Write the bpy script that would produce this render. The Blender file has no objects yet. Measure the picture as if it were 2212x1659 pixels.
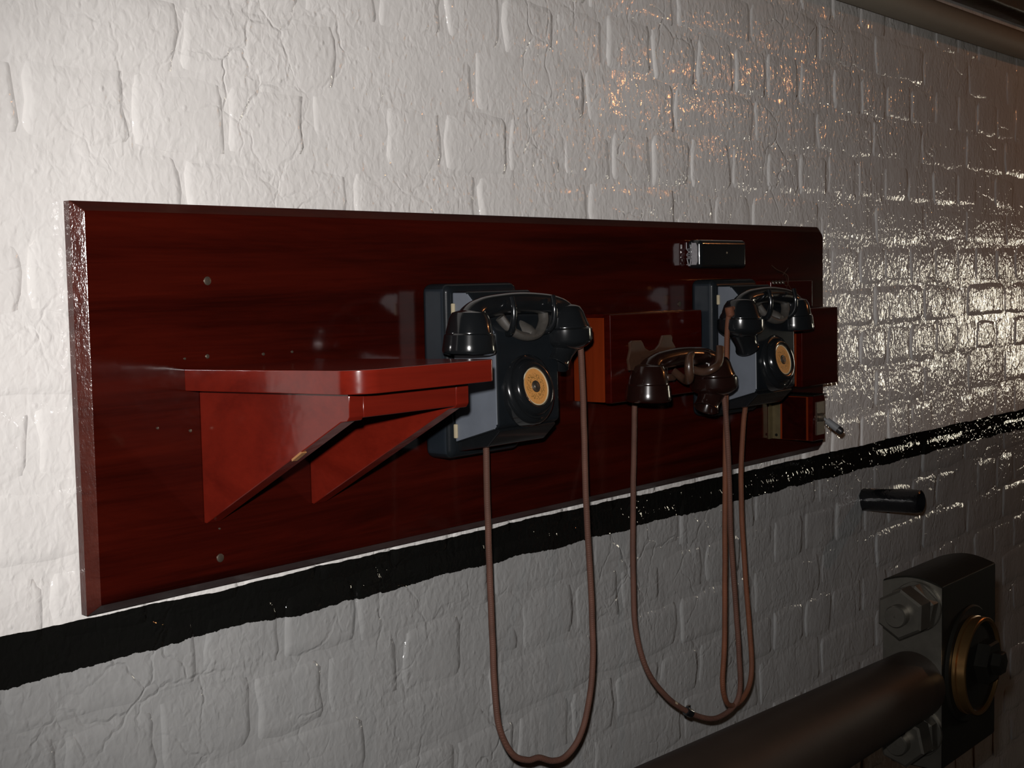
import bpy, bmesh, math, random
from mathutils import Vector, Matrix, noise
random.seed(7)
S = bpy.context.scene
C = S.collection
PI = math.pi
V = Vector

# ------------------------------------------------------------------ camera
cam = bpy.data.cameras.new('camera')
cam.sensor_width = 36.0
cam.lens = 2980.0 * 36.0 / 2212.0
cam.clip_start = 0.02
co = bpy.data.objects.new('camera', cam)
C.objects.link(co)
CAM = V((-0.6921, -1.0895, 1.6932))
right = V((0.6387, -0.7692, -0.0199)).normalized()
fwd = V((0.7662, 0.6382, -0.0749))
fwd = (fwd - right * fwd.dot(right)).normalized()
up = right.cross(fwd).normalized()
m = Matrix.Identity(4)
for i in range(3):
    m[i][0], m[i][1], m[i][2], m[i][3] = right[i], up[i], -fwd[i], CAM[i]
co.matrix_world = m
S.camera = co

# ------------------------------------------------------------------ world, lights, exposure
w = bpy.data.worlds.new('world')
S.world = w
w.use_nodes = True
w.node_tree.nodes['Background'].inputs[0].default_value = (0.6, 0.75, 1.0, 1)
w.node_tree.nodes['Background'].inputs[1].default_value = 0.0012
S.view_settings.view_transform = 'Standard'
S.view_settings.look = 'None'
S.view_settings.gamma = 1.0
S.view_settings.exposure = 0.0
S.view_settings.use_curve_mapping = False


def lamp(name, kind, loc, energy, color, size, target=None, **kw):
    l = bpy.data.lights.new(name, kind)
    l.energy = energy
    l.color = color
    l.shadow_soft_size = size
    for k, v in kw.items():
        setattr(l, k, v)
    o = bpy.data.objects.new(name, l)
    C.objects.link(o)
    o.location = loc
    if target is not None:
        o.rotation_euler = (V(target) - V(loc)).to_track_quat('-Z', 'Y').to_euler()
    return o


# the camera's own flash, just above and left of the lens
FL = CAM - right * 0.018 + up * 0.058
lamp('camera_flash', 'SPOT', FL, 87.0, (1.0, 0.965, 0.945), 0.011,
     target=FL + fwd * 1.0 - right * 0.03 - up * 0.03, spot_size=math.radians(63), spot_blend=0.85)
# warm ceiling bulb further down the room
lamp('warm_bulb', 'POINT', (3.2, -1.34, 2.29), 6.5, (1.0, 0.36, 0.12), 0.016)


# ------------------------------------------------------------------ materials
def nmat(name):
    M = bpy.data.materials.new(name)
    M.use_nodes = True
    nt = M.node_tree
    return M, nt, nt.nodes['Principled BSDF']


def N(nt, t, **kw):
    n = nt.nodes.new(t)
    for k, v in kw.items():
        setattr(n, k, v)
    return n


def pos(nt, scale=(1, 1, 1)):
    g = N(nt, 'ShaderNodeNewGeometry')
    mp = N(nt, 'ShaderNodeMapping')
    mp.inputs['Scale'].default_value = scale
    nt.links.new(g.outputs['Position'], mp.inputs['Vector'])
    return mp.outputs[0]


def nz(nt, vec, scale, detail=3, rough=0.5, dist=0.0):
    n = N(nt, 'ShaderNodeTexNoise')
    n.inputs['Scale'].default_value = scale
    n.inputs['Detail'].default_value = detail
    n.inputs['Roughness'].default_value = rough
    n.inputs['Distortion'].default_value = dist
    nt.links.new(vec, n.inputs['Vector'])
    return n.outputs['Fac']


def mth(nt, op, a, b=None, c=None, clamp=False):
    n = N(nt, 'ShaderNodeMath', operation=op, use_clamp=clamp)
    for i, x in enumerate((a, b, c)):
        if x is None:
            continue
        if isinstance(x, (int, float)):
            n.inputs[i].default_value = x
        else:
            nt.links.new(x, n.inputs[i])
    return n.outputs[0]


def mixc(nt, f, a, b):
    n = N(nt, 'ShaderNodeMix', data_type='RGBA')
    if isinstance(f, (int, float)):
        n.inputs[0].default_value = f
    else:
        nt.links.new(f, n.inputs[0])
    for i, x in ((6, a), (7, b)):
        if isinstance(x, tuple):
            n.inputs[i].default_value = (*x, 1)
        else:
            nt.links.new(x, n.inputs[i])
    return n.outputs[2]


def bump(nt, h, b, strength=1.0, dist=0.001):
    n = N(nt, 'ShaderNodeBump')
    n.inputs['Strength'].default_value = strength
    n.inputs['Distance'].default_value = dist
    nt.links.new(h, n.inputs['Height'])
    nt.links.new(n.outputs[0], b.inputs['Normal'])
    return n


def simple(name, col, rough=0.4, metal=0.0, var=0.0, vs=60, bs=0.0, bsc=200, coat=0.0, crough=0.05, spec=0.5, rv=0.0):
    M, nt, b = nmat(name)
    b.inputs['Base Color'].default_value = (*col, 1)
    b.inputs['Roughness'].default_value = rough
    b.inputs['Metallic'].default_value = metal
    b.inputs['Specular IOR Level'].default_value = spec
    b.inputs['Coat Weight'].default_value = coat
    b.inputs['Coat Roughness'].default_value = crough
    p = pos(nt)
    f = nz(nt, p, vs, 4, 0.6)
    if var:
        d = tuple(max(0, c * (1 - var)) for c in col)
        l = tuple(min(1, c * (1 + var)) for c in col)
        nt.links.new(mixc(nt, f, d, l), b.inputs['Base Color'])
    if rv:
        nt.links.new(mth(nt, 'MULTIPLY_ADD', f, 2 * rv, rough - rv, clamp=True), b.inputs['Roughness'])
    if bs:
        bump(nt, nz(nt, p, bsc, 3, 0.6), b, 1.0, bs)
    return M


# --- thickly painted brick wall: cream above, black line, grey below
def wall_material():
    M, nt, b = nmat('wall_paint')
    g = N(nt, 'ShaderNodeNewGeometry')
    sx = N(nt, 'ShaderNodeSeparateXYZ')
    nt.links.new(g.outputs['Position'], sx.inputs[0])
    p = pos(nt)
    ps = pos(nt, (1.15, 1.0, 0.6))
    e1 = nz(nt, p, 9, 2)
    e2 = nz(nt, p, 60, 3)
    e3 = nz(nt, p, 30, 4, 0.7)
    z = sx.outputs['Z']
    # top edge of the line drops slightly towards the far end
    tz = mth(nt, 'MULTIPLY_ADD', sx.outputs['X'], 0.0047, z)
    zt = mth(nt, 'ADD', mth(nt, 'MULTIPLY_ADD', mth(nt, 'SUBTRACT', e1, 0.5), 0.009, tz),
             mth(nt, 'MULTIPLY', mth(nt, 'SUBTRACT', e2, 0.5), 0.003))
    zb = mth(nt, 'ADD', mth(nt, 'MULTIPLY_ADD', mth(nt, 'SUBTRACT', e1, 0.5), -0.014, tz),
             mth(nt, 'MULTIPLY', mth(nt, 'SUBTRACT', e3, 0.5), 0.012))
    ft = mth(nt, 'GREATER_THAN', zt, 1.3948)
    fb = mth(nt, 'LESS_THAN', zb, 1.3505)
    dirt = nz(nt, p, 14, 5, 0.65)
    white = mixc(nt, dirt, (0.69, 0.665, 0.64), (0.79, 0.77, 0.745))
    grey = mixc(nt, dirt, (0.255, 0.257, 0.255), (0.335, 0.334, 0.328))
    fl = nz(nt, p, 55, 4, 0.7)
    fl = mth(nt, 'MULTIPLY', mth(nt, 'SUBTRACT', fl, 0.66, clamp=True), 1.2, clamp=True)
    blk = mixc(nt, fl, (0.006, 0.006, 0.0055), (0.07, 0.05, 0.025))
    c = mixc(nt, ft, blk, white)
    c = mixc(nt, fb, c, grey)
    nt.links.new(c, b.inputs['Base Color'])
    inb = mth(nt, 'SUBTRACT', 1.0, mth(nt, 'ADD', ft, fb), clamp=True)
    r0 = nz(nt, p, 25, 3)
    rr = mth(nt, 'MULTIPLY_ADD', r0, 0.07, 0.02)
    nt.links.new(mth(nt, 'MULTIPLY_ADD', fb, 0.06, mth(nt, 'MULTIPLY_ADD', inb, -0.04, rr)), b.inputs['Roughness'])
    b.inputs['Specular IOR Level'].default_value = 0.5
    # relief: brushed lumps, runs, pits, soft folds
    big = nz(nt, ps, 16, 3, 0.55, 0.6)
    md = nz(nt, pos(nt, (0.9, 1, 0.68)), 135, 1.6, 0.45, 0.5)
    fn = nz(nt, pos(nt, (1.1, 1, 0.85)), 260, 3, 0.55, 0.3)
    mus = N(nt, 'ShaderNodeTexNoise')
    mus.noise_type = 'RIDGED_MULTIFRACTAL'
    mus.inputs['Scale'].default_value = 13
    mus.inputs['Detail'].default_value = 2.5
    nt.links.new(ps, mus.inputs['Vector'])
    vo = N(nt, 'ShaderNodeTexVoronoi', feature='F1')
    vo.inputs['Scale'].default_value = 42
    nt.links.new(p, vo.inputs['Vector'])
    spots = mth(nt, 'SUBTRACT', 0.13, vo.outputs['Distance'], clamp=True)
    mask = nz(nt, p, 11, 2)
    mask = mth(nt, 'MULTIPLY_ADD', mask, 3.0, -1.0, clamp=True)
    h = mth(nt, 'MULTIPLY', big, 1.6)
    h = mth(nt, 'MULTIPLY_ADD', md, mth(nt, 'MULTIPLY_ADD', mask, 0.75, 0.45), h)
    h = mth(nt, 'MULTIPLY_ADD', fn, mth(nt, 'MULTIPLY_ADD', mask, 0.05, 0.05), h)
    h = mth(nt, 'MULTIPLY_ADD', mus.outputs['Fac'], 0.20, h)
    h = mth(nt, 'MULTIPLY_ADD', spots, 3.0, h)
    # creases where the paint bridges cracks
    vd = N(nt, 'ShaderNodeTexVoronoi', feature='DISTANCE_TO_EDGE')
    vd.inputs['Scale'].default_value = 15
    wv = N(nt, 'ShaderNodeVectorMath', operation='MULTIPLY_ADD')
    nn = N(nt, 'ShaderNodeTexNoise')
    nn.inputs['Scale'].default_value = 24
    nn.inputs['Detail'].default_value = 3
    nt.links.new(p, nn.inputs['Vector'])
    nt.links.new(nn.outputs['Color'], wv.inputs[0])
    wv.inputs[1].default_value = (0.045, 0.045, 0.045)
    nt.links.new(p, wv.inputs[2])
    nt.links.new(wv.outputs[0], vd.inputs['Vector'])
    cm = nz(nt, p, 6.5, 2)
    cm = mth(nt, 'MULTIPLY_ADD', cm, 5.0, -2.35, clamp=True)
    crease = mth(nt, 'SUBTRACT', 1.0, mth(nt, 'MULTIPLY', vd.outputs['Distance'], 22.0, clamp=True), clamp=True)
    h = mth(nt, 'MULTIPLY_ADD', mth(nt, 'MULTIPLY', crease, cm), -0.55, h)
    bump(nt, h, b, 1.0, 0.00165)
    return M


def wood_material(name, dark, light, gs=1.0, rough=0.3, coat=1.0, crough=0.11, ridge=0.00018, horiz=True, edge=False, cior=1.55):
    M, nt, b = nmat(name)
    p = pos(nt, (1.0 * gs, 9 * gs, 14 * gs) if horiz else (14 * gs, 9 * gs, 1.0 * gs))
    f = nz(nt, p, 2.2, 6, 0.62, 0.8)
    p2 = pos(nt, (3, 40, 90) if horiz else (90, 40, 3))
    f2 = nz(nt, p2, 4.0, 4, 0.6, 0.3)
    ff = mth(nt, 'MULTIPLY_ADD', f2, 0.5, mth(nt, 'MULTIPLY_ADD', f, 2.2, -0.85), clamp=True)
    nt.links.new(mixc(nt, ff, dark, light), b.inputs['Base Color'])
    b.inputs['Roughness'].default_value = rough
    b.inputs['Coat Weight'].default_value = coat
    b.inputs['Coat Roughness'].default_value = crough
    b.inputs['Coat IOR'].default_value = cior
    b.inputs['Specular IOR Level'].default_value = 0.0
    if edge:
        h = nz(nt, pos(nt, (1, 1, 0.45)), 160, 4, 0.65)
    else:
        h = nz(nt, pos(nt), 45, 2, 0.5)
    bump(nt, h, b, 1.0, ridge)
    bn = [n for n in nt.nodes if n.type == 'BUMP'][0]
    nt.links.new(bn.outputs[0], b.inputs['Coat Normal'])
    return M


M_WALL = wall_material()
M_BOARD = wood_material('mahogany', (0.009, 0.0009, 0.0006), (0.046, 0.0038, 0.0017))
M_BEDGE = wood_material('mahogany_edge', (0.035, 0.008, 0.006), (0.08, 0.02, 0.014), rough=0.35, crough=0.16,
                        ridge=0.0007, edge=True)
M_SHELF = wood_material('red_mahogany', (0.085, 0.0060, 0.0032), (0.165, 0.012, 0.0055), gs=0.6, coat=1.0, crough=0.17, ridge=0.00040, cior=1.62)
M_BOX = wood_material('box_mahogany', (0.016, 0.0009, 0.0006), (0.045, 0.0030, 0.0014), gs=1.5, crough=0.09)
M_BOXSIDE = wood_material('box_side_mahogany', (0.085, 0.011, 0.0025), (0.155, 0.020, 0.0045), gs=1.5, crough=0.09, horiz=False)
M_SHADEBOX = wood_material('shaded_box_mahogany', (0.006, 0.0006, 0.0005), (0.018, 0.0014, 0.0009), gs=1.5, crough=0.09)  # shade from the far telephone put into a darker wood colour
M_BAK = simple('black_bakelite', (0.0075, 0.0085, 0.0095), 0.16, var=0.3, vs=30, coat=0.6, crough=0.05)
M_CASE = simple('black_enamel_case', (0.0085, 0.0105, 0.0125), 0.30, var=0.3, vs=40, bs=0.00003, bsc=500, coat=0.3, crough=0.05, spec=0.05)
M_COVSHEEN = simple('cover_side_sheen', (0.115, 0.130, 0.155), 0.45, var=0.25, vs=25, spec=0.6)  # reflected sheen on the black cover's left side, put into a lighter colour
M_CASESHEEN = simple('case_side_sheen', (0.010, 0.014, 0.019), 0.45, var=0.3, vs=25, spec=0.3)  # faint bluish sheen coloured onto the back case's left side
M_BROWN = simple('brown_bakelite', (0.011, 0.0040, 0.0030), 0.2, var=0.35, vs=50, coat=0.7, crough=0.07)
M_BROWNM = simple('worn_brown_bakelite', (0.042, 0.020, 0.012), 0.35, var=0.4, vs=120, coat=0.3, crough=0.15)
M_SADDLE = simple('pale_bakelite', (0.055, 0.050, 0.044), 0.5, var=0.4, vs=150)  # paler grey than the black bakelite, for the cradle saddle
M_CREAM = simple('cream_catch', (0.42, 0.36, 0.24), 0.4, var=0.2)
M_BRASS = simple('brass', (0.11, 0.085, 0.042), 0.4, metal=0.5, var=0.35, vs=90)
M_BRASSRING = simple('brass_ring', (0.30, 0.17, 0.065), 0.30, metal=0.9, var=0.15)
M_STEEL = simple('dull_steel', (0.105, 0.098, 0.083), 0.36, metal=0.8, var=0.25, vs=60, bs=0.0001, bsc=300)
M_DARKSTEEL = simple('dark_machine_paint', (0.0065, 0.006, 0.0045), 0.55, var=0.35, vs=35, spec=0.1, bs=0.0002, bsc=90)
M_ROD = simple('brown_machine_paint', (0.020, 0.0135, 0.010), 0.5, var=0.4, vs=12, spec=0.2, bs=0.0002, bsc=60)
M_BLACKPAINT = simple('gloss_black_paint', (0.006, 0.006, 0.007), 0.16, var=0.3, bs=0.0010, bsc=70)
M_PIPE = simple('cream_pipe_paint', (0.34, 0.31, 0.25), 0.65, var=0.08, vs=20, spec=0.2, bs=0.0006, bsc=40)
M_CEIL = simple('dark_beam_paint', (0.05, 0.042, 0.032), 0.5, spec=0.25, var=0.5, vs=14, bs=0.003, bsc=30)
M_SILVER = simple('silvered_side_plate', (0.26, 0.25, 0.26), 0.5, metal=0.6, var=0.3, vs=300)
M_SCREW = simple('screw_metal', (0.16, 0.13, 0.10), 0.4, metal=0.8, var=0.3, vs=400)
M_HOLE = simple('filled_hole', (0.02, 0.008, 0.005), 0.3)
M_TOG = simple('grey_toggle', (0.17, 0.175, 0.18), 0.4, var=0.1)
M_TOGTIP = simple('black_toggle_tip', (0.015, 0.014, 0.015), 0.4)
M_RIM = simple('card_rim', (0.5, 0.42, 0.28), 0.5)
M_PLASTER = simple('room_plaster', (0.05, 0.048, 0.042), 0.7, var=0.1, vs=6)
M_FLOOR = simple('concrete_floor', (0.05, 0.048, 0.045), 0.6, var=0.2, vs=9)
M_CHIP = simple('bare_wood_chip', (0.35, 0.16, 0.06), 0.5)


def cord_material(name, col):
    M, nt, b = nmat(name)
    p = pos(nt)
    wv = N(nt, 'ShaderNodeTexWave', bands_direction='DIAGONAL')
    wv.inputs['Scale'].default_value = 260
    wv.inputs['Distortion'].default_value = 1.5
    nt.links.new(p, wv.inputs['Vector'])
    f = nz(nt, p, 35, 4)
    l = tuple(c * 1.6 for c in col)
    d = tuple(c * 0.6 for c in col)
    nt.links.new(mixc(nt, f, d, l), b.inputs['Base Color'])
    b.inputs['Roughness'].default_value = 0.75
    bump(nt, wv.outputs['Fac'], b, 0.7, 0.0004)
    return M


M_CORD = cord_material('brown_braid', (0.080, 0.033, 0.021))
M_CORD2 = cord_material('rust_braid', (0.105, 0.033, 0.013))


def card_material():
    M, nt, b = nmat('orange_dial_card')
    tc = N(nt, 'ShaderNodeTexCoord')
    f = nz(nt, tc.outputs['Object'], 420, 4, 0.7)
    sx = N(nt, 'ShaderNodeVectorMath', operation='LENGTH')
    nt.links.new(tc.outputs['Object'], sx.inputs[0])
    r = sx.outputs['Value']
    lo = mth(nt, 'GREATER_THAN', r, 0.0078)
    hi = mth(nt, 'LESS_THAN', r, 0.0152)
    ring = mth(nt, 'MULTIPLY', lo, hi)
    f2 = nz(nt, tc.outputs['Object'], 620, 2, 0.5)
    sp = mth(nt, 'MULTIPLY', ring, mth(nt, 'GREATER_THAN', f2, 0.53))
    base = mixc(nt, f, (0.46, 0.20, 0.05), (0.68, 0.33, 0.10))
    nt.links.new(mixc(nt, mth(nt, 'MULTIPLY', sp, 0.7), base, (0.16, 0.09, 0.02)), b.inputs['Base Color'])
    b.inputs['Roughness'].default_value = 0.35
    b.inputs['Coat Weight'].default_value = 0.5
    return M


M_CARD = card_material()


def pane_material():
    M, nt, b = nmat('daylit_window_glass')
    f = nz(nt, pos(nt), 7, 3)
    c = mixc(nt, f, (1.0, 0.86, 0.60), (1.0, 0.96, 0.84))
    nt.links.new(c, b.inputs['Emission Color'])
    nt.links.new(c, b.inputs['Base Color'])
    b.inputs['Emission Strength'].default_value = 13.0
    return M


M_PANE = pane_material()


# ------------------------------------------------------------------ geometry helpers
def mesh_of(bm, name, mat, smooth=True):
    me = bpy.data.meshes.new(name)
    bm.normal_update()
    bm.to_mesh(me)
    bm.free()
    for q in (mat if isinstance(mat, (list, tuple)) else [mat]):
        me.materials.append(q)
    if smooth:
        for p in me.polygons:
            p.use_smooth = True
        try:
            me.set_sharp_from_angle(angle=math.radians(smooth if smooth is not True else 38))
        except Exception:
            pass
    return me


def obj(name, bm, mat, parent=None, smooth=True, loc=None):
    o = bpy.data.objects.new(name, mesh_of(bm, name, mat, smooth))
    C.objects.link(o)
    if parent is not None:
        o.parent = parent
    if loc is not None:
        o.location = loc
    if smooth is not False and not name.startswith(('brick', 'wall')):
        w_ = o.modifiers.new('weighted', 'WEIGHTED_NORMAL')
        w_.keep_sharp = True
        w_.weight = 80
    return o


def tag(o, label=None, cat=None, group=None, kind=None):
    if label:
        o['label'] = label
    if cat:
        o['category'] = cat
    if group:
        o['group'] = group
    if kind:
        o['kind'] = kind
    return o


def thing(name, label, cat, loc=(0, 0, 0), group=None, rz=0.0):
    o = bpy.data.objects.new(name, None)
    o.empty_display_size = 0.02
    C.objects.link(o)
    o.location = loc
    o.rotation_euler = (0, 0, rz)
    return tag(o, label, cat, group)


def dup(o, parent=None):
    c = o.copy()
    C.objects.link(c)
    if parent is not None:
        c.parent = parent
    for ch in list(o.children):
        dup(ch, c)
    return c


def add_box(bm, x0, x1, y0, y1, z0, z1, bev=0.0, seg=3):
    t = bmesh.new()
    v = [t.verts.new((x, y, z)) for x in (x0, x1) for y in (y0, y1) for z in (z0, z1)]
    for f in ((0, 1, 3, 2), (4, 6, 7, 5), (0, 4, 5, 1), (2, 3, 7, 6), (0, 2, 6, 4), (1, 5, 7, 3)):
        t.faces.new([v[i] for i in f])
    bmesh.ops.recalc_face_normals(t, faces=t.faces)
    if bev:
        bmesh.ops.bevel(t, geom=t.edges[:], offset=bev, segments=seg, profile=0.5, affect='EDGES')
    me = bpy.data.meshes.new('t')
    t.to_mesh(me)
    t.free()
    bm.from_mesh(me)
    bpy.data.meshes.remove(me)


def box(*a, **k):
    bm = bmesh.new()
    add_box(bm, *a, **k)
    return bm


def prism(bm, poly, axis, a, b, bev=0.0, seg=3):
    """poly: list of 2D points; axis 'x': (y,z); 'y': (x,z)"""
    t = bmesh.new()

    def mk(p, s):
        return (s, p[0], p[1]) if axis == 'x' else (p[0], s, p[1])
    A = [t.verts.new(mk(p, a)) for p in poly]
    B = [t.verts.new(mk(p, b)) for p in poly]
    n = len(poly)
    t.faces.new(A)
    t.faces.new(B[::-1])
    for i in range(n):
        t.faces.new((A[i], B[i], B[(i + 1) % n], A[(i + 1) % n]))
    bmesh.ops.recalc_face_normals(t, faces=t.faces)
    if bev:
        bmesh.ops.bevel(t, geom=t.edges[:], offset=bev, segments=seg, profile=0.5, affect='EDGES', clamp_overlap=True)
    me = bpy.data.meshes.new('t')
    t.to_mesh(me)
    t.free()
    bm.from_mesh(me)
    bpy.data.meshes.remove(me)
    return bm


def frame(axis):
    a = V(axis).normalized()
    h = V((0, 0, 1)) if abs(a.z) < 0.9 else V((1, 0, 0))
    u = h.cross(a).normalized()
    return u, a.cross(u).normalized(), a


def lathe(bm, prof, origin, axis, seg=40, cap=True):
    """prof: (r, h) along axis"""
    u, v, a = frame(axis)
    o = V(origin)
    rings = []
    for r, h in prof:
        if r <= 1e-6:
            rings.append([bm.verts.new(o + a * h)])
        else:
            rings.append([bm.verts.new(o + a * h + (u * math.cos(2 * PI * i / seg) + v * math.sin(2 * PI * i / seg)) * r)
                          for i in range(seg)])
    nf = []
    for A, B in zip(rings, rings[1:]):
        for i in range(seg):
            j = (i + 1) % seg
            if len(A) == 1 and len(B) == 1:
                continue
            if len(A) == 1:
                nf.append(bm.faces.new((A[0], B[i], B[j])))
            elif len(B) == 1:
                nf.append(bm.faces.new((A[i], B[0], A[j])))
            else:
                nf.append(bm.faces.new((A[i], B[i], B[j], A[j])))
    if cap:
        if len(rings[0]) > 1:
            nf.append(bm.faces.new(rings[0]))
        if len(rings[-1]) > 1:
            nf.append(bm.faces.new(rings[-1][::-1]))
    bmesh.ops.recalc_face_normals(bm, faces=nf)
    return bm


def cr(pts, n=8):
    P = [V(p) for p in pts]
    P = [P[0] * 2 - P[1]] + P + [P[-1] * 2 - P[-2]]
    out = []
    for i in range(1, len(P) - 2):
        for k in range(n):
            t = k / n
            a, b, c, d = P[i - 1], P[i], P[i + 1], P[i + 2]
            out.append(0.5 * ((2 * b) + (c - a) * t + (2 * a - 5 * b + 4 * c - d) * t * t + (3 * b - a - 3 * c + d) * t ** 3))
    out.append(P[-2])
    return out


def sweep(bm, pts, rad, seg=10, side=None, flat=1.0):
    """rad: number or list (r) or list of (ru, rv)"""
    n = len(pts)
    prev = None
    rings = []
    for i, p in enumerate(pts):
        t = (pts[min(i + 1, n - 1)] - pts[max(i - 1, 0)]).normalized()
        if side is not None:
            u = (V(side) - t * V(side).dot(t)).normalized()
        elif prev is None:
            u = frame(t)[0]
        else:
            u = (prev - t * prev.dot(t)).normalized()
        prev = u
        v = t.cross(u)
        r = rad[i] if isinstance(rad, list) else rad
        ru, rv = r if isinstance(r, tuple) else (r, r * flat)
        rings.append([bm.verts.new(p + u * math.cos(2 * PI * k / seg) * ru + v * math.sin(2 * PI * k / seg) * rv) for k in range(seg)])
    nf = []
    for A, B in zip(rings, rings[1:]):
        for k in range(seg):
            nf.append(bm.faces.new((A[k], A[(k + 1) % seg], B[(k + 1) % seg], B[k])))
    nf.append(bm.faces.new(rings[0][::-1]))
    nf.append(bm.faces.new(rings[-1]))
    bmesh.ops.recalc_face_normals(bm, faces=nf)
    return bm


# ------------------------------------------------------------------ the painted brick wall
def lump(x, z):
    v = noise.noise(V((x * 15, 0.3, z * 9))) * 0.0013 + noise.noise(V((x * 40, 4.3, z * 22))) * 0.0007
    return v


X0W, X1W, ZTOP = -2.6, 5.6, 2.6
wb = bmesh.new()
nx, nzz = 560, 190
vs = []
for j in range(nzz + 1):
    z = ZTOP * j / nzz
    for i in range(nx + 1):
        x = X0W + (X1W - X0W) * i / nx
        vs.append(wb.verts.new((x, 0.0010 + lump(x + 3, z) * 0.75, z)))
for j in range(nzz):
    for i in range(nx):
        a = j * (nx + 1) + i
        wb.faces.new((vs[a], vs[a + 1], vs[a + nx + 2], vs[a + nx + 1]))
add_box(wb, X0W, X1W, 0.006, 0.12, 0, ZTOP)  # wall body behind the paint
wall = obj('wall_back', wb, M_WALL)
tag(wall, kind='structure')

PITCH = 0.0744
ZJ = 1.8198
HX = {0: [-0.037, .0734, .1865, .2928, .4007, .5002, .6173, .7256, .8344, .9296, 1.0301, 1.1433, 1.2517, 1.3581,
          1.4592, 1.573, 1.682, 1.7842, 1.8995, 2.0184, 2.1232, 2.225, 2.3375]}


def brick_bm(bm, x0, x1, z0, z1, rnd, depth, nu=8, nv=5):
    """a brick face bulging out of the paint, edges sunk into the bed"""
    e = 0.0032
    us = [0, e, 0.010] + [0.010 + (x1 - x0 - 0.020) * k / (nu - 5) for k in range(1, nu - 5)] + [x1 - x0 - 0.010, x1 - x0 - e, x1 - x0]
    ez = 0.0080
    wz = [0, ez, 0.015] + [0.015 + (z1 - z0 - 0.030) * k / 2 for k in (1,)] + [z1 - z0 - 0.015, z1 - z0 - ez, z1 - z0]
    corner = [rnd.uniform(0.15, 1.0) for _ in range(4)]
    qz = rnd.choice((0.0011, 0.0018, 0.0026))
    sx, sz, tilt, tz = rnd.random() * 99, rnd.random() * 99, rnd.uniform(-1, 1), rnd.uniform(-1, 1)
    rows = []
    W, H = x1 - x0, z1 - z0
    for j, zz in enumerate(wz):
        row = []
        for i, uu in enumerate(us):
            x, z = x0 + uu, z0 + zz
            ei = i in (0, len(us) - 1)
            ej = j in (0, len(wz) - 1)
            # wander of the outline
            kx = noise.noise(V((x * 22, sx, z * 26))) * 0.0070 + noise.noise(V((x * 30, sx, z * 80))) * 0.0030
            kz = noise.noise(V((x * 22, sz, z * 22))) * 0.0052 + noise.noise(V((x * 75, sz, z * 30))) * 0.0022
            # rounded corners
            ci = (0 if uu < W / 2 else 1) + (0 if zz < H / 2 else 2)
            du, dv = min(uu, W - uu), min(zz, H - zz)
            if du < 0.012 and dv < 0.012:
                s = corner[ci] * (0.012 - du + 0.012 - dv) * 0.22
                x += s if uu < W / 2 else -s
                z += s if zz < H / 2 else -s
            q = 0.0040 if ei else (qz if ej else 0.0) if (ei or ej) else (0.0 if (i in (1, len(us) - 2) or j in (1, len(wz) - 2)) else -0.00035)
            y = -depth + q + lump(x, z) * 0.8
            if not (ei or ej):
                y += 0.0009 * tilt * (uu / W - 0.5) + 0.0009 * tz * (zz / H - 0.5)
            row.append(bm.verts.new((x + kx, y, z + kz)))
        rows.append(row)
    for a, b in zip(rows, rows[1:]):
        for i in range(len(us) - 1):
            bm.faces.new((a[i], a[i + 1], b[i + 1], b[i]))


R33 = Matrix((right, up, fwd))


def project(p):
    q = R33 @ (V(p) - CAM)
    if q.z <= 0.05:
        return None
    return (1106 + 2980 * q.x / q.z, 829.5 - 2980 * q.y / q.z)


def seen(x0, x1, z0, z1):
    for x in (x0, (x0 + x1) / 2, x1):
        for z in (z0, z1):
            p = project((x, 0, z))
            if p and -15 < p[0] < 2227 and -15 < p[1] < 1674:
                if not (0.02 < x0 and x1 < 1.37 and 1.425 < z0 and z1 < 1.75):
                    return True
    return False


rest = bmesh.new()
nbrick = 0
for k in range(-24, 11):
    z0 = ZJ + k * PITCH
    z1 = z0 + PITCH
    if z0 < 0.0 or z1 > 2.22:
        continue
    header = (k % 2 == 0)
    rr = random.Random(500 + k)
    xs = []
    if k == 0:
        xs = [-0.037 - 0.108 * i for i in range(22, 0, -1)] + HX[0] + [2.3375 + 0.108 * i for i in range(1, 29)]
    elif header:
        off = -0.037 + (0.0 if k != -8 else 0.009)
        xs = [off + 0.108 * i + rr.uniform(-0.006, 0.006) for i in range(-22, 51)]
    else:
        off = 0.1285
        xs = [off + 0.2158 * i + rr.uniform(-0.008, 0.008) for i in range(-12, 26)]
        if rr.random() < 0.3:     # the odd half brick
            i = rr.randrange(12, 18)
            xs.insert(i + 1, (xs[i] + xs[i + 1]) / 2)
    for a, b in zip(xs, xs[1:]):
        if a < X0W or b > X1W:
            continue
        jx, jz = rr.uniform(0.0012, 0.0034), rr.uniform(0.0008, 0.0026)
        depth = rr.choice((-0.0008, -0.0003, 0.0001, 0.0004, 0.0009))
        args = (a + jx, b - jx, z0 + jz, z1 - jz, rr, depth)
        if seen(a, b, z0, z1) and nbrick < 300:
            bm = bmesh.new()
            brick_bm(bm, *args, nu=(8 if header else 10))
            obj('brick', bm, M_WALL, wall, smooth=70)
            nbrick += 1
        else:
            brick_bm(rest, *args, nu=8)
tag(obj('brickwork', rest, M_WALL, wall, smooth=70), kind='stuff')
print('bricks', nbrick)

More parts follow.
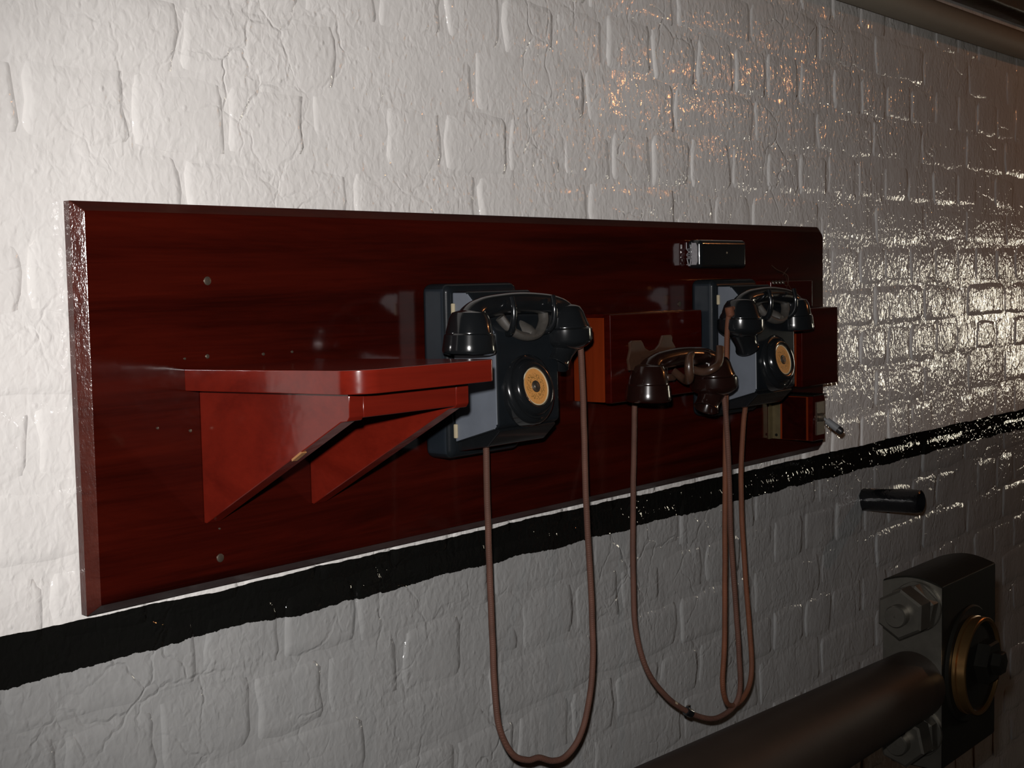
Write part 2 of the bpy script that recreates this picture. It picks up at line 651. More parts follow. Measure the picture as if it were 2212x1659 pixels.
# ------------------------------------------------------------------ rest of the room
YF, XL = -3.2, -2.6
tag(obj('floor', box(XL, X1W, YF, 0.05, -0.1, 0.0), M_FLOOR, smooth=False), kind='structure')
tag(obj('ceiling', box(XL, X1W, YF, 0.05, ZTOP, ZTOP + 0.1), M_CEIL, smooth=False), kind='structure')
tag(obj('wall_front', box(XL, X1W, YF - 0.1, YF, 0, ZTOP), M_PLASTER, smooth=False), kind='structure')
tag(obj('wall_left', box(XL - 0.1, XL, YF, 0.05, 0, ZTOP), M_PLASTER, smooth=False), kind='structure')
WY0, WY1, WZ0, WZ1 = -1.50, -1.14, 1.18, 1.76
bm = bmesh.new()
add_box(bm, X1W, X1W + 0.1, YF, WY0, 0, ZTOP)
add_box(bm, X1W, X1W + 0.1, WY1, 0.05, 0, ZTOP)
add_box(bm, X1W, X1W + 0.1, WY0, WY1, 0, WZ0)
add_box(bm, X1W, X1W + 0.1, WY0, WY1, WZ1, ZTOP)
tag(obj('wall_right', bm, M_PLASTER, smooth=False), kind='structure')
bm = bmesh.new()
for (a, b, c, d) in ((WY0, WY0 + 0.03, WZ0, WZ1), (WY1 - 0.03, WY1, WZ0, WZ1), (WY0 + .03, WY1 - .03, WZ0, WZ0 + 0.03), (WY0 + .03, WY1 - .03, WZ1 - 0.03, WZ1)):
    add_box(bm, X1W + 0.01, X1W + 0.06, a, b, c, d)
win = tag(obj('window_1', bm, M_PIPE, smooth=False), kind='structure')
obj('pane', box(X1W + 0.03, X1W + 0.036, WY0 + .03, WY1 - .03, WZ0 + .03, WZ1 - .03), M_PANE, win, smooth=False)
# dark beam above the conduit
tag(obj('trim_1', box(XL, X1W, -0.06, 0.0, 2.222, ZTOP, bev=0.006), M_CEIL), kind='structure')

# ------------------------------------------------------------------ cream conduit along the top
bm = bmesh.new()
pts = [V((x, -0.037 - 0.002 * math.sin(x * 2.1), 2.170 + 0.0035 * math.sin(x * 1.7 + 1))) for x in [XL + 0.05 + 0.2 * i for i in range(41)]]
sweep(bm, pts, 0.0265, seg=28)
t = thing('conduit_pipe', 'cream painted conduit pipe running along the top of the wall', 'pipe', (1.4, -0.031, 2.17))
o = obj('pipe_run', bm, M_PIPE)
o.parent = t
o.location = (-1.4, 0.031, -2.17)
for x in (-1.2, 0.4, 3.3):
    b2 = bmesh.new()
    sweep(b2, [V((x - .015, -0.037, 2.17)), V((x + .015, -0.037, 2.17))], 0.0305, seg=28)
    add_box(b2, x - .012, x + .012, -0.012, -0.0036, 2.125, 2.215, bev=0.002)
    o = obj('saddle_clip', b2, M_PIPE, t)
    o.location = (-1.4, 0.031, -2.17)

# ------------------------------------------------------------------ mahogany board
BX0, BX1, BZ0, BZ1, BYB, BYF = -0.0012, 1.411, 1.400, 1.771, -0.0036, -0.0205


def board():
    bm = bmesh.new()

    def outline(ins, rad):
        out = []
        for (cx, cz, a0, r) in ((BX0 + ins, BZ0 + ins, 180, 0.0008), (BX1 - ins, BZ0 + ins, 270, rad), (BX1 - ins, BZ1 - ins, 0, rad), (BX0 + ins, BZ1 - ins, 90, 0.0008)):
            px = cx + r if a0 in (180, 90) else cx - r
            pz = cz + r if a0 in (180, 270) else cz - r
            for k in range(6):
                a = math.radians(a0 + 90 * k / 5)
                out.append((px + r * math.cos(a), pz + r * math.sin(a)))
        return out
    levels = [(0.0, BYB), (0.0, BYF + 0.0085), (0.0005, BYF + 0.0080), (0.0085, BYF + 0.0006), (0.0095, BYF)]
    rings = []
    for ins, y in levels:
        rings.append([bm.verts.new((x, y, z)) for x, z in outline(ins, 0.014 - ins * 0.5)])
    n = len(rings[0])
    for li, (A, B) in enumerate(zip(rings, rings[1:])):
        for i in range(n):
            f = bm.faces.new((A[i], A[(i + 1) % n], B[(i + 1) % n], B[i]))
            cx = f.calc_center_median().x
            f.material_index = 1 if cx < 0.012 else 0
    bm.faces.new(rings[-1])
    bm.faces.new(rings[0][::-1])
    bmesh.ops.recalc_face_normals(bm, faces=bm.faces)
    return bm


bd = tag(obj('mahogany_board', board(), [M_BOARD, M_BEDGE], smooth=25), 'long dark varnished mahogany board hung on the white brick wall', 'board')


def screw(x, z, r, mat=M_SCREW):
    bm = bmesh.new()
    lathe(bm, [(r, -0.0005), (r, 0.0006), (r * 0.8, 0.0011), (0, 0.0013)], (x, BYF, z), (0, -1, 0), seg=16)
    return bm


for x, z in ((0.1393, 1.6985), (0.1427, 1.4298), (1.09, 1.4335), (0.966, 1.655)):
    s = obj('screw', screw(x, z, 0.0042), M_SCREW, bd)
for x, z, r in ((0.136, 1.6264, 0.0022), (0.1095, 1.6257, 0.0012), (0.205, 1.6249, 0.0016), (0.2426, 1.6252, 0.0014),
                (0.076, 1.563, 0.0013), (0.113, 1.557, 0.0016), (0.143, 1.4585, 0.001), (0.966, 1.628, 0.002)):
    obj('nail_head', screw(x, z, r), M_SCREW, bd)

# ------------------------------------------------------------------ shelf on the board
sh = thing('wall_shelf', 'small red mahogany shelf on two triangular brackets at the left of the board', 'shelf', (0.197, BYF, 1.466))
IV = Matrix.Translation(-V(sh.location))


def into(parent, o):
    o.parent = parent
    o.matrix_parent_inverse = parent.matrix_basis.inverted()
    return o


def shelf_top():
    bm = bmesh.new()
    x0, x1, yb, yf = 0.109, 0.2865, BYF - 0.0002, -0.255
    pl = [(x0, yb)]
    r = 0.026
    for k in range(9):
        a = math.radians(180 + 90 * k / 8)
        pl.append((x0 + r + r * math.cos(a), yf + r + r * math.sin(a)))
    r = 0.007
    for k in range(5):
        a = math.radians(270 + 90 * k / 4)
        pl.append((x1 - r + r * math.cos(a), yf + r + r * math.sin(a)))
    pl.append((x1, yb))
    lo, hi = [], []
    for x, y in pl:
        zb = 1.5950 + (-y - 0.02) * 0.020
        lo.append(bm.verts.new((x, y, zb)))
        hi.append(bm.verts.new((x, y, zb + 0.0208)))
    n = len(pl)
    bm.faces.new(lo[::-1])
    top = bm.faces.new(hi)
    for i in range(n):
        bm.faces.new((lo[i], lo[(i + 1) % n], hi[(i + 1) % n], hi[i]))
    bmesh.ops.recalc_face_normals(bm, faces=bm.faces)
    e = [e for e in bm.edges if all(v in hi for v in e.verts) or all(v in lo for v in e.verts)]
    bmesh.ops.bevel(bm, geom=e, offset=0.0012, segments=2, profile=0.5, affect='EDGES')
    return bm


into(sh, obj('shelf_board', shelf_top(), M_SHELF))


def bracket(x0, x1):
    yb, yf = BYF - 0.0002, -0.2265
    zt0, zt1 = 1.5951, 1.5989
    pl = [(yb, zt0), (yf + 0.001, zt1), (yf, zt1 - 0.003), (yf, 1.5785), (yf + 0.003, 1.5745), (-0.2155, 1.5735), (yb - 0.003, 1.4665), (yb, 1.4665)]
    bm = bmesh.new()
    prism(bm, pl, 'x', x0, x1, bev=0.0007, seg=1)
    return bm


b = into(sh, obj('bracket', bracket(0.1251, 0.1425), M_SHELF))
bm = bmesh.new()
prism(bm, [(-0.1500, 1.5372), (-0.1625, 1.5448), (-0.1640, 1.5435), (-0.1505, 1.5352)], 'x', 0.1248, 0.131)
into(b, obj('chip', bm, M_CHIP))
into(sh, obj('bracket', bracket(0.2625, 0.2800), M_SHELF))
bm = bmesh.new()
prism(bm, [(-0.2262, 1.5988), (-0.2262, 1.578), (-0.2252, 1.5765), (-0.2130, 1.5765), (-0.2130, 1.5986)], 'x', 0.1426, 0.2624, bev=0.0007, seg=1)
into(sh, obj('front_rail', bm, M_SHELF))


# ------------------------------------------------------------------ telephones
def make_phone(name, label, loc):
    t = thing(name, label, 'telephone', loc)
    # rear case
    bm = box(-0.063, 0.063, -0.0410, -0.0002, 0.0, 0.196, bev=0.010, seg=4)
    bm.normal_update()
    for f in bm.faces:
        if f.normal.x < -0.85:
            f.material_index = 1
    obj('back_case', bm, [M_CASE, M_CASESHEEN], t)
    # front cover, wedge with a sloping shoulder under the handset
    bm = bmesh.new()
    prism(bm, [(-0.0405, 0.018), (-0.0405, 0.187), (-0.064, 0.187), (-0.080, 0.170), (-0.104, 0.142), (-0.1050, 0.040), (-0.100, 0.036)],
          'x', -0.0545, 0.0545, bev=0.0055, seg=3)
    bm.normal_update()
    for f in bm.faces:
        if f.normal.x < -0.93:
            f.material_index = 1  # left-facing side gets the sheen colour
    cov = obj('cover', bm, [M_CASE, M_COVSHEEN], t)
    # base flange under the cover
    bm = bmesh.new()
    prism(bm, [(-0.040, 0.008), (-0.040, 0.020), (-0.099, 0.038), (-0.103, 0.034), (-0.085, 0.016)], 'x', -0.050, 0.050, bev=0.002, seg=2)
    obj('bottom_plate', bm, M_BAK, t)
    for z0, z1 in ((0.024, 0.040), (0.160, 0.174)):
        obj('catch', box(-0.0575, -0.0540, -0.0460, -0.0415, z0, z1, bev=0.0012, seg=2), M_CREAM, t)
    obj('cord_gland', lathe(bmesh.new(), [(0.0055, 0), (0.0055, 0.006), (0.004, 0.012), (0, 0.012)], (-0.036, -0.070, 0.026), (0, 0, -1), seg=16), M_BAK, t)
    # dial mount on the cover front
    ax = V((0.0, -math.cos(math.radians(13)), math.sin(math.radians(13))))
    dc = V((-0.004, -0.1030, 0.0775))
    bm = bmesh.new()
    lathe(bm, [(0.0415, -0.012), (0.0415, 0.004), (0.0395, 0.0085), (0.036, 0.0105), (0.0345, 0.0092), (0.0325, 0.0095), (0.0310, 0.0135),
               (0.0285, 0.0165), (0.0250, 0.0175), (0.0220, 0.0165), (0.0212, 0.0140), (0, 0.0140)], dc, ax, seg=56)
    dm = obj('dial_mount', bm, M_BAK, t)
    q = ax.to_track_quat('Z', 'Y')
    bm = bmesh.new()
    lathe(bm, [(0.0201, 0), (0.0201, 0.0004), (0, 0.0004)], (0, 0, 0), (0, 0, 1), seg=40)
    cd = obj('dial_card', bm, M_CARD, dm)
    cd.location = dc + ax * 0.0141
    cd.rotation_euler = q.to_euler()
    bm = bmesh.new()
    lathe(bm, [(0.0200, 0.0), (0.0212, 0.0), (0.0212, 0.0012), (0.0200, 0.0012), (0.0200, 0.0)], (0, 0, 0), (0, 0, 1), seg=40, cap=False)
    rm = obj('card_rim', bm, M_RIM, dm)
    rm.location = cd.location
    rm.rotation_euler = q.to_euler()
    bm = bmesh.new()
    lathe(bm, [(0.0066, 0), (0.0066, 0.0012), (0.0055, 0.0020), (0.0042, 0.0018), (0.0036, 0.0024), (0, 0.0028)], dc + ax * 0.0144, ax, seg=28)
    obj('dial_hub', bm, M_STEEL, dm)
    # cradle: saddle plus two hooks that rise in front of the handset
    bm = bmesh.new()
    pts = cr([(-0.040, -0.098, 0.158), (-0.030, -0.104, 0.144), (-0.010, -0.108, 0.136), (0.012, -0.108, 0.138), (0.028, -0.104, 0.150), (0.033, -0.100, 0.162)], 6)
    sweep(bm, pts, 0.0065, seg=12, side=(0, 1, 0), flat=0.75)
    lathe(bm, [(0.010, 0.0), (0.009, 0.020), (0.006, 0.028), (0, 0.030)], (0.0, -0.086, 0.146), (0, -0.9, -0.3), seg=20)
    obj('cradle_saddle', bm, M_SADDLE, t)
    for hx in (-0.0420, 0.0290):
        bm = bmesh.new()
        sx = 1 if hx > 0 else 0.3
        pts = cr([(hx * 0.7, -0.084, 0.150), (hx * 0.8, -0.100, 0.141), (hx * 0.92, -0.112, 0.142), (hx, -0.1185, 0.152), (hx, -0.1195, 0.168), (hx + 0.002 * sx, -0.1160, 0.180)], 6)
        sweep(bm, pts, [(0.0042 - 0.0012 * i / len(pts)) for i in range(len(pts))], seg=12)
        obj('cradle_hook', bm, M_BAK, t)
    return t


p1 = make_phone('wall_telephone', 'black wall telephone with orange dial card behind the red mahogany shelf', (0.4955, BYF, 1.4952))
p2 = dup(p1)
p2.location = (1.0545, BYF, 1.4930)
p2['label'] = 'black wall telephone with orange dial card nearer the far right end of the board'


def make_handset(name, label, loc, rz, mat, mat2, sep=0.164):
    """local +x end is the transmitter; origin at the underside of the grip"""
    t = thing(name, label, 'handset', loc, rz=rz)
    h = sep / 2
    bm = bmesh.new()
    P = cr([(-h - 0.006, 0, -0.020), (-h * 0.95, 0, -0.006), (-h * 0.72, 0, 0.0005), (-h * 0.35, 0, 0.0035), (0, 0, 0.0045), (h * 0.35, 0, 0.0035), (h * 0.72, 0, 0.0005), (h * 0.95, 0, -0.006), (h + 0.006, 0, -0.020)], 6)
    R = []
    n = len(P)
    for i in range(n):
        s = abs(2 * i / (n - 1) - 1)
        w_ = 0.0105 + 0.0095 * max(0, (s - 0.55) / 0.45) ** 1.3
        t_ = 0.0118 + 0.0015 * max(0, (s - 0.6) / 0.4)
        R.append((w_, t_))
    sweep(bm, P, R, seg=20, side=(0, 1, 0))
    obj('handle', bm, mat, t)
    a1 = V((-0.04, 0, -1)).normalized()
    bm = bmesh.new()
    lathe(bm, [(0, -0.004), (0.012, -0.004), (0.0185, -0.0015), (0.0220, 0.0045), (0.0240, 0.0140), (0.0252, 0.0190), (0.0252, 0.0204), (0.0262, 0.0212), (0.0270, 0.0220),
               (0.0282, 0.0320), (0.0290, 0.0385), (0.0278, 0.0415), (0.0225, 0.0432), (0.0140, 0.0415), (0.0, 0.0395)], (-h, 0, -0.0055), a1, seg=44)
    obj('earpiece', bm, mat, t)
    a2 = V((0.03, 0, -1)).normalized()
    bm = bmesh.new()
    lathe(bm, [(0, -0.005), (0.012, -0.005), (0.0185, -0.0025), (0.0225, 0.0035), (0.0262, 0.0140), (0.0285, 0.0190), (0.0285, 0.0206), (0.0300, 0.0216),
               (0.0315, 0.0226), (0.0318, 0.0345), (0.0300, 0.0385), (0.0245, 0.0430), (0.0175, 0.0462), (0.0, 0.0470)], (h, 0, -0.0045), a2, seg=44)
    tr = obj('transmitter', bm, mat, t)
    bm = bmesh.new()
    a3 = V((-0.52, 0, -0.80)).normalized()
    o3 = V((h - 0.001, 0, -0.040))
    lathe(bm, [(0.0200, 0.0), (0.0178, 0.008), (0.0158, 0.016), (0.0150, 0.024), (0.0158, 0.0300), (0.0168, 0.0325), (0.0160, 0.0335), (0.0140, 0.0315), (0.0100, 0.022), (0, 0.018)], o3, a3, seg=36)
    obj('mouthpiece_horn', bm, mat2, tr)
    return t


h1 = make_handset('telephone_handset', 'black handset resting in the cradle of the telephone behind the shelf', (0.4830, -0.1225, 1.6640), 0.0, M_BAK, M_BAK)
h2 = make_handset('telephone_handset', 'black handset resting in the cradle of the telephone at the far right', (1.0340, -0.1235, 1.6610), PI + 0.05, M_BAK, M_BAK)
h3 = make_handset('telephone_handset', 'brown bakelite handset hanging on a fork in front of the middle wooden box', (0.8000, -0.1300, 1.5880), 0.0, M_BROWN, M_BROWN, sep=0.152)


# ------------------------------------------------------------------ wooden boxes on the board
def wooden_box(name, label, x0, x1, yf, z0, z1, door=True):
    yb = BYF - 0.0002
    t = thing(name, label, 'box', ((x0 + x1) / 2, yb, z0))
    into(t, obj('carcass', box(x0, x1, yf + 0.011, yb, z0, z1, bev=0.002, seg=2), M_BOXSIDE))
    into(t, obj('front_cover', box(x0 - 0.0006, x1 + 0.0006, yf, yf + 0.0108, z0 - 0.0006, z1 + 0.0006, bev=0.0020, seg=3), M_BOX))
    if door:
        into(t, obj('top_board', box(x0 - 0.0004, x1 + 0.0004, yf + 0.0112, yb, z1 - 0.004, z1 + 0.0012, bev=0.001, seg=2), M_BOX))
    return t


mb = wooden_box('bell_box', 'mahogany box between the two black telephones with the brown handset in front', 0.7147, 0.928, -0.0805, 1.5365, 1.6475)
wooden_box('bell_box', 'taller mahogany box at the right end of the board behind the far telephone dial', 1.2085, 1.326, -0.0850, 1.5215, 1.6405)
ub = wooden_box('terminal_box', 'shallow mahogany box high on the board above the far telephone handset', 1.1585, 1.2895, -0.0600, 1.6425, 1.6835)
# fork that carries the brown handset
M_F = M_BROWNM
bm = bmesh.new()
add_box(bm, 0.7650, 0.8350, -0.0870, -0.0800, 1.5500, 1.5900, bev=0.003)
add_box(bm, 0.7900, 0.8100, -0.1160, -0.0860, 1.5600, 1.5690, bev=0.003)
fk = into(mb, obj('handset_fork', bm, M_F))
# saddle plate with two horns behind and above the grip
bm = bmesh.new()
pl = [(0.6950, 1.5930), (0.7000, 1.6060), (0.6990, 1.6140), (0.7040, 1.6165), (0.7230, 1.6160), (0.7260, 1.6130), (0.7310, 1.6060), (0.7420, 1.6015), (0.7560, 1.6035),
      (0.7650, 1.6090), (0.7700, 1.6170), (0.7720, 1.6200), (0.7900, 1.6200), (0.7930, 1.6170), (0.7920, 1.6120), (0.7980, 1.6060), (0.8060, 1.5960), (0.8050, 1.5860), (0.7750, 1.5800), (0.7300, 1.5790), (0.6980, 1.5800)]
prism(bm, pl, 'y', -0.1210, -0.1170, bev=0.0009, seg=2)
into(mb, obj('saddle_plate', bm, M_F))
for pp in ([(0.800, -0.118, 1.572), (0.796, -0.138, 1.562), (0.7860, -0.150, 1.566), (0.7820, -0.152, 1.580), (0.7870, -0.150, 1.592), (0.7960, -0.148, 1.594)],
           [(0.835, -0.118, 1.574), (0.838, -0.138, 1.570), (0.8420, -0.150, 1.574), (0.8540, -0.151, 1.580), (0.8600, -0.150, 1.592), (0.8640, -0.148, 1.602)]):
    bm = bmesh.new()
    P = cr(pp, 6)
    sweep(bm, P, [(0.0035 + 0.0025 * math.sin(PI * i / len(P)), 0.0055) for i in range(len(P))], seg=12)
    into(fk, obj('prong', bm, M_F))

# small switch box with brass angle, plate and toggle
sb = thing('switch_box', 'small mahogany switch box with a toggle lever at the lower right of the board', 'switch', (1.249, BYF, 1.4366))
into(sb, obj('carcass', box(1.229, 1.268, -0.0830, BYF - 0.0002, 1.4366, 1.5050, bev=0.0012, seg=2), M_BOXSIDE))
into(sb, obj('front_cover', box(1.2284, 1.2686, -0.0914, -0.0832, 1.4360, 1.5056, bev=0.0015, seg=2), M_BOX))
into(sb, obj('side_panel', box(1.2274, 1.2289, -0.0800, -0.0390, 1.4375, 1.5040), M_SHADEBOX))
bm = bmesh.new()
add_box(bm, 1.2272, 1.2288, -0.0355, BYF - 0.0002, 1.4370, 1.5050, bev=0.0003, seg=1)
add_box(bm, 1.2160, 1.2272, BYF - 0.0018, BYF - 0.0002, 1.4370, 1.5050, bev=0.0003, seg=1)
br = into(sb, obj('brass_angle', bm, M_BRASS))
for z in (1.4430, 1.4985):
    bm = bmesh.new()
    lathe(bm, [(0.0024, 0), (0.0022, 0.0006), (0, 0.0008)], (1.2272, -0.0290, z), (-1, 0, 0), seg=14)
    into(br, obj('screw', bm, M_DARKSTEEL))
bm = bmesh.new()
add_box(bm, 1.226, 1.271, -0.0935, BYF - 0.0002, 1.5058, 1.5076, bev=0.0006, seg=1)
into(sb, obj('lid', bm, M_DARKSTEEL))
sp = into(sb, obj('switch_plate', box(1.2390, 1.2640, -0.0932, -0.0915, 1.4445, 1.4965, bev=0.0005, seg=1), M_SCREW))
bm = bmesh.new()
lathe(bm, [(0.0065, 0), (0.0065, 0.004), (0.0045, 0.006), (0, 0.006)], (1.252, -0.0932, 1.4720), (0, -1, 0), seg=18)
into(sp, obj('collar', bm, M_SCREW))
bm = bmesh.new()
ad = V((0.10, -0.83, -0.58)).normalized()
lathe(bm, [(0.0020, 0), (0.0024, 0.008), (0.0055, 0.0085), (0.0058, 0.030), (0, 0.030)], (1.252, -0.0960, 1.4715), ad, seg=18)
tg = into(sb, obj('toggle', bm, M_TOG))
bm = bmesh.new()
lathe(bm, [(0.0058, 0), (0.0056, 0.006), (0.0040, 0.0085), (0, 0.009)], V((1.252, -0.0960, 1.4715)) + ad * 0.0301, ad, seg=18)
into(tg, obj('toggle_tip', bm, M_TOGTIP))

# black buzzer near the top edge, ornamental silver side plate
bz = thing('buzzer', 'small black rounded buzzer with an ornamental silver side high on the board', 'buzzer', (1.048, BYF, 1.7045))
into(bz, obj('body', box(0.9842, 1.1125, -0.0450, BYF - 0.0002, 1.7045, 1.7455, bev=0.0065, seg=4), M_BAK))
bm = bmesh.new()
prism(bm, [(-0.0385, 1.7100), (-0.0405, 1.7150), (-0.0405, 1.7360), (-0.0380, 1.7410), (-0.0310, 1.7410), (-0.0310, 1.7100)], 'x', 0.9824, 0.9840)
into(bz, obj('bright_edge', bm, M_SILVER))
bm = bmesh.new()
y0, y1, za, zm, zc = -0.0218, -0.0305, 1.7325, 1.7245, 1.7190


def rib(p, q, r=0.0009):
    sweep(bm, [V((0.9836, *p)), V((0.9836, *q))], r, seg=8)


rib((y0, za), (y1, zm)); rib((y1, za), (y0, zm)); rib((y0, za), (y1, za))
rib((y0, zm - .001), (y1, zc)); rib((y1, zm - .001), (y0, zc)); rib((y0, zc), (y1, zc)); rib((y0, zm), (y1, zm), 0.0009)
rib((y0 - .001, zc - .001), (y0 - .0035, 1.7085)); rib((y1 + .001, zc - .001), (y1 + .0035, 1.7085)); rib((y0, 1.7105), (y1, 1.7105))
rib((y0, 1.742), (y0, za)); rib((y1, 1.742), (y1, za), 0.0004)
into(bz, obj('fretwork', bm, M_SILVER))
bm = bmesh.new()
lathe(bm, [(0.0016, 0), (0.0014, 0.0006), (0, 0.0008)], (1.055, -0.0450, 1.7270), (0, -1, 0), seg=12)
into(bz, obj('screw', bm, M_SCREW))

# loose wire by the far telephone
bm = bmesh.new()
sweep(bm, cr([(1.205, -0.052, 1.6835), (1.196, -0.066, 1.6760), (1.192, -0.070, 1.6900), (1.186, -0.067, 1.6960), (1.174, -0.060, 1.7020), (1.167, -0.056, 1.7080)], 6), 0.0006, seg=6)
sweep(bm, cr([(1.186, -0.067, 1.6960), (1.196, -0.064, 1.6900), (1.206, -0.062, 1.6800), (1.214, -0.064, 1.6700), (1.222, -0.064, 1.6640)], 6), 0.0005, seg=6)
sweep(bm, cr([(1.183, -0.066, 1.6930), (1.190, -0.067, 1.6990), (1.196, -0.068, 1.7040)], 5), 0.0005, seg=6)
into(ub, obj('loose_wire', bm, M_BROWNM))
bm = bmesh.new()
for i in range(4):
    lathe(bm, [(0.003, 0), (0.0035, 0.001), (0.003, 0.002), (0, 0.002)], (1.1625 + 0.010 * i, -0.0605, 1.6815), (0, -1, 0.6), seg=10)
into(ub, obj('screw', bm, M_STEEL))


# ------------------------------------------------------------------ cords
def sub(parent, o):
    bpy.context.view_layer.update()
    o.parent = parent
    o.matrix_parent_inverse = parent.matrix_world.inverted()
    return o


def cord(owner, label, pts, mat, r=0.0037):
    P = cr(pts, 8)
    P = [p + V((noise.noise(V((p.x * 30, 1.7, p.z * 30))) * 0.0008, 0, 0)) for p in P]
    bpy.context.view_layer.update()
    o = obj('cord', sweep(bmesh.new(), P, r, seg=12), mat)
    o['label'] = label
    o.parent = owner
    o.matrix_parent_inverse = owner.matrix_world.inverted()
    return o, P


cord(p1, 'brown braided cord',
     [(0.4595, -0.0905, 1.511), (0.460, -0.0905, 1.491), (0.459, -0.092, 1.413), (0.458, -0.095, 1.309), (0.4575, -0.098, 1.231), (0.463, -0.1, 1.188), (0.481, -0.103, 1.156),
      (0.503, -0.106, 1.1435), (0.522, -0.108, 1.1415), (0.545, -0.11, 1.1315), (0.567, -0.112, 1.131), (0.589, -0.115, 1.147), (0.604, -0.118, 1.181), (0.613, -0.12, 1.235),
      (0.613, -0.12, 1.292), (0.606, -0.122, 1.366), (0.600, -0.123, 1.45), (0.597, -0.124, 1.533), (0.596, -0.1235, 1.587), (0.594, -0.1225, 1.622)], M_CORD)
c3, P3 = cord(h3, 'brown cord with a black clip',
              [(0.806, -0.052, 1.5365), (0.800, -0.055, 1.499), (0.773, -0.07, 1.393), (0.757, -0.08, 1.306), (0.752, -0.085, 1.253), (0.757, -0.09, 1.21), (0.774, -0.095, 1.173),
               (0.807, -0.1, 1.138), (0.846, -0.105, 1.111), (0.891, -0.108, 1.091), (0.924, -0.110, 1.087), (0.954, -0.113, 1.096), (0.963, -0.116, 1.121), (0.956, -0.118, 1.176),
               (0.944, -0.120, 1.251), (0.929, -0.123, 1.344), (0.918, -0.127, 1.441), (0.908, -0.130, 1.500), (0.9000, -0.130, 1.548)], M_CORD)
i = min(range(len(P3)), key=lambda k: (P3[k] - V((0.846, -0.105, 1.111))).length)
ax = (P3[i + 1] - P3[i - 1]).normalized()
bm = bmesh.new()
lathe(bm, [(0.0055, -0.0065), (0.0060, -0.0055), (0.0060, 0.0055), (0.0055, 0.0065)], P3[i], ax, seg=16)
add_box(bm, P3[i].x - 0.003, P3[i].x + 0.003, P3[i].y - 0.002, P3[i].y + 0.002, P3[i].z + 0.004, P3[i].z + 0.0095, bev=0.0008)
sub(c3, obj('clip', bm, M_BAK))
for (q, nm, mm, rr_, ll) in ((V((0.815, -0.102, 1.131)), 'paint_fleck', M_CREAM, 0.0034, 0.006),):
    k = min(range(len(P3)), key=lambda k: (P3[k] - q).length)
    bm = bmesh.new()
    a_ = (P3[k + 1] - P3[k]).normalized()
    sweep(bm, [P3[k] + V((-.0012, -.0008, .0012)), P3[k] + a_ * ll + V((-.0012, -.0008, .0012))], 0.0028, seg=8)
    sub(c3, obj(nm, bm, mm))
c2, P2 = cord(p2, 'rust brown cord',
              [(1.0272, -0.0905, 1.511), (1.020, -0.0900, 1.473), (1.010, -0.092, 1.394), (1.011, -0.0955, 1.295), (1.016, -0.1, 1.201), (1.018, -0.103, 1.14), (1.006, -0.106, 1.111),
               (0.978, -0.109, 1.0955), (0.945, -0.1125, 1.096), (0.920, -0.1175, 1.112), (0.909, -0.120, 1.142), (0.912, -0.122, 1.192), (0.914, -0.122, 1.282), (0.916, -0.122, 1.378),
               (0.919, -0.122, 1.472), (0.922, -0.1225, 1.566), (0.9215, -0.1245, 1.618), (0.924, -0.1270, 1.645), (0.932, -0.1300, 1.650)], M_CORD2)
bm = bmesh.new()
lathe(bm, [(0.0055, -0.006), (0.0060, -0.004), (0.0060, 0.005), (0.004, 0.007)], (0.9235, -0.1275, 1.6455), (0.2, -0.1, -1), seg=14)
sub(c2, obj('cord_grommet', bm, M_CORD2))

# ------------------------------------------------------------------ black pipe stub out of the grey wall
ps = thing('pipe_stub', 'short gloss black pipe sticking out of the grey wall below the black line', 'pipe', (1.5995, 0, 1.2880))
bm = bmesh.new()
a_ = V((0, -1, 0.055)).normalized()
lathe(bm, [(0.0205, -0.01), (0.0205, 0.030), (0.0208, 0.100), (0.0195, 0.1065), (0.0165, 0.108), (0.0155, 0.100), (0.0155, 0.02), (0, 0.02)], (1.5995, 0.0, 1.2875), a_, seg=36)
into(ps, obj('pipe', bm, M_BLACKPAINT))

# ------------------------------------------------------------------ engine crosshead in the lower right corner
eng = thing('engine_crosshead', 'dark steam engine crosshead block on a thick brown rod at the lower right', 'machine', (0.93, -0.415, 1.10))
BXA, BXB, BYA, BYC, BZL, BZH = 0.8616, 1.0300, -0.4500, -0.3750, 1.0990, 1.3225
bm = bmesh.new()
arc = []
for k in range(11):
    y = BYA + (BYC - BYA) * k / 10
    arc.append((y, BZH + 0.0085 * math.sin(PI * k / 10)))
pl = arc + [(BYC, BZL + 0.012), (BYC - 0.012, BZL), (BYA + 0.004, BZL), (BYA, BZL + 0.004)]
prism(bm, pl, 'x', BXA, BXB, bev=0.0012, seg=1)
into(eng, obj('block', bm, M_DARKSTEEL))
bm = bmesh.new()
prism(bm, [(y * 0.985 - 0.0062, z * 0.985 + 0.0182) for y, z in pl], 'x', BXA - 0.0012, BXA - 0.0001)
into(eng, obj('face_plate', bm, M_STEEL))
bm = bmesh.new()
zc, xc = 1.2135, 0.9370
lathe(bm, [(0.0720, -0.070), (0.0720, 0.0020), (0.0700, 0.0040), (0, 0.0040)], (xc + 0.003, BYA, zc), (0, -1, 0), seg=56)
into(eng, obj('bearing_boss', bm, M_DARKSTEEL))
bm = bmesh.new()
lathe(bm, [(0.0600, 0.0), (0.0600, 0.0040), (0.0585, 0.0048), (0.0575, 0.0052), (0.0575, 0.0060), (0.0595, 0.0066), (0.0595, 0.0150), (0.0585, 0.0160), (0.0550, 0.0160), (0.0545, 0.0150), (0.0545, 0.0)],
      (xc, BYA - 0.0045, zc), (0, -1, 0), seg=64, cap=False)
into(eng, obj('brass_ring', bm, M_BRASSRING))
bm = bmesh.new()
lathe(bm, [(0.0543, 0.0), (0.0543, 0.0120), (0.030, 0.0130), (0, 0.0130)], (xc, BYA - 0.0045, zc), (0, -1, 0), seg=40)
into(eng, obj('bearing_disc', bm, M_DARKSTEEL))
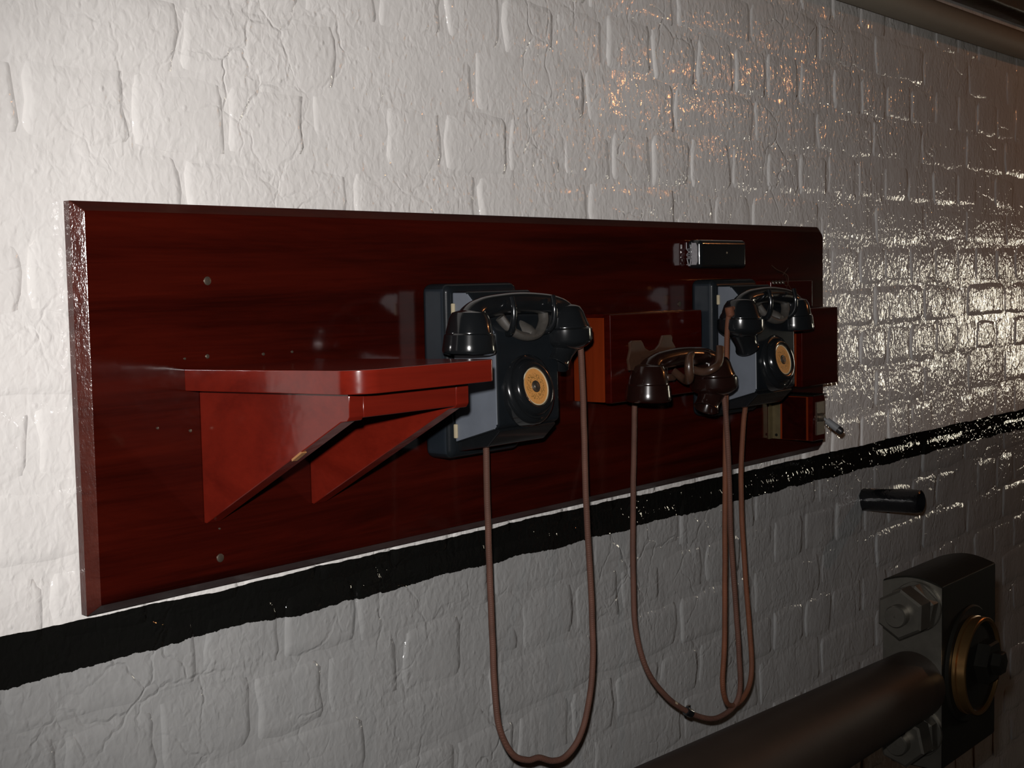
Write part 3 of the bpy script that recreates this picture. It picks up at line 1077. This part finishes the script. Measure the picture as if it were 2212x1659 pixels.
bm = bmesh.new()
lathe(bm, [(0.0270, 0.0), (0.0280, 0.002), (0.0280, 0.020), (0.0255, 0.0225), (0.0150, 0.0225), (0.0150, 0.032), (0.0135, 0.0335), (0, 0.034)], (xc + 0.004, BYA - 0.0105, zc + 0.006), (0, -1, 0), seg=6)
into(eng, obj('centre_nut', bm, M_DARKSTEEL, smooth=False))
# tapering rod running towards the camera side
bm = bmesh.new()
prof = []
ra, rb = 0.0415, 0.0505
P = [V((0.8625 - d, -0.4125, 1.1985 + 0.0150 * d)) for d in (0.0, 0.05, 0.2, 0.4, 0.6, 0.8, 1.0, 1.2, 2.4)]
RR = [0.0410 + 0.0170 * min(d, 1.2) for d in (0.0, 0.05, 0.2, 0.4, 0.6, 0.8, 1.0, 1.2, 2.4)]
sweep(bm, P, RR, seg=48)
into(eng, obj('connecting_rod', bm, M_ROD))


def nut_stack(y, z, rot):
    bmw = bmesh.new()
    lathe(bmw, [(0.0300, 0.0), (0.0300, 0.0035), (0.0290, 0.0045), (0, 0.0045)], (BXA - 0.0012, y, z), (-1, 0, 0), seg=36)
    wsh = into(eng, obj('washer', bmw, M_STEEL))
    for x, hgt, rr in ((BXA - 0.0058, 0.0180, 0.0300), (BXA - 0.0240, 0.0290, 0.0300)):
        b3 = bmesh.new()
        lathe(b3, [(rr * 0.93, 0.0), (rr, 0.0018), (rr, hgt - 0.0022), (rr * 0.90, hgt), (0, hgt)], (0, 0, 0), (-1, 0, 0), seg=6)
        bmesh.ops.rotate(b3, verts=b3.verts, cent=(0, 0, 0), matrix=Matrix.Rotation(rot + x * 9, 3, 'X'))
        bmesh.ops.translate(b3, verts=b3.verts, vec=(x, y, z))
        into(eng, obj('nut', b3, M_STEEL, smooth=20))
    b4 = bmesh.new()
    lathe(b4, [(0.0130, 0.0), (0.0130, 0.0115), (0.0118, 0.0130), (0.0012, 0.0130), (0.0008, 0.0120), (0, 0.0120)], (BXA - 0.0525, y, z), (-1, 0, 0), seg=28)
    into(eng, obj('stud', b4, M_STEEL))


nut_stack(-0.4195, 1.2955, 0.35)
nut_stack(-0.4210, 1.1440, 0.10)
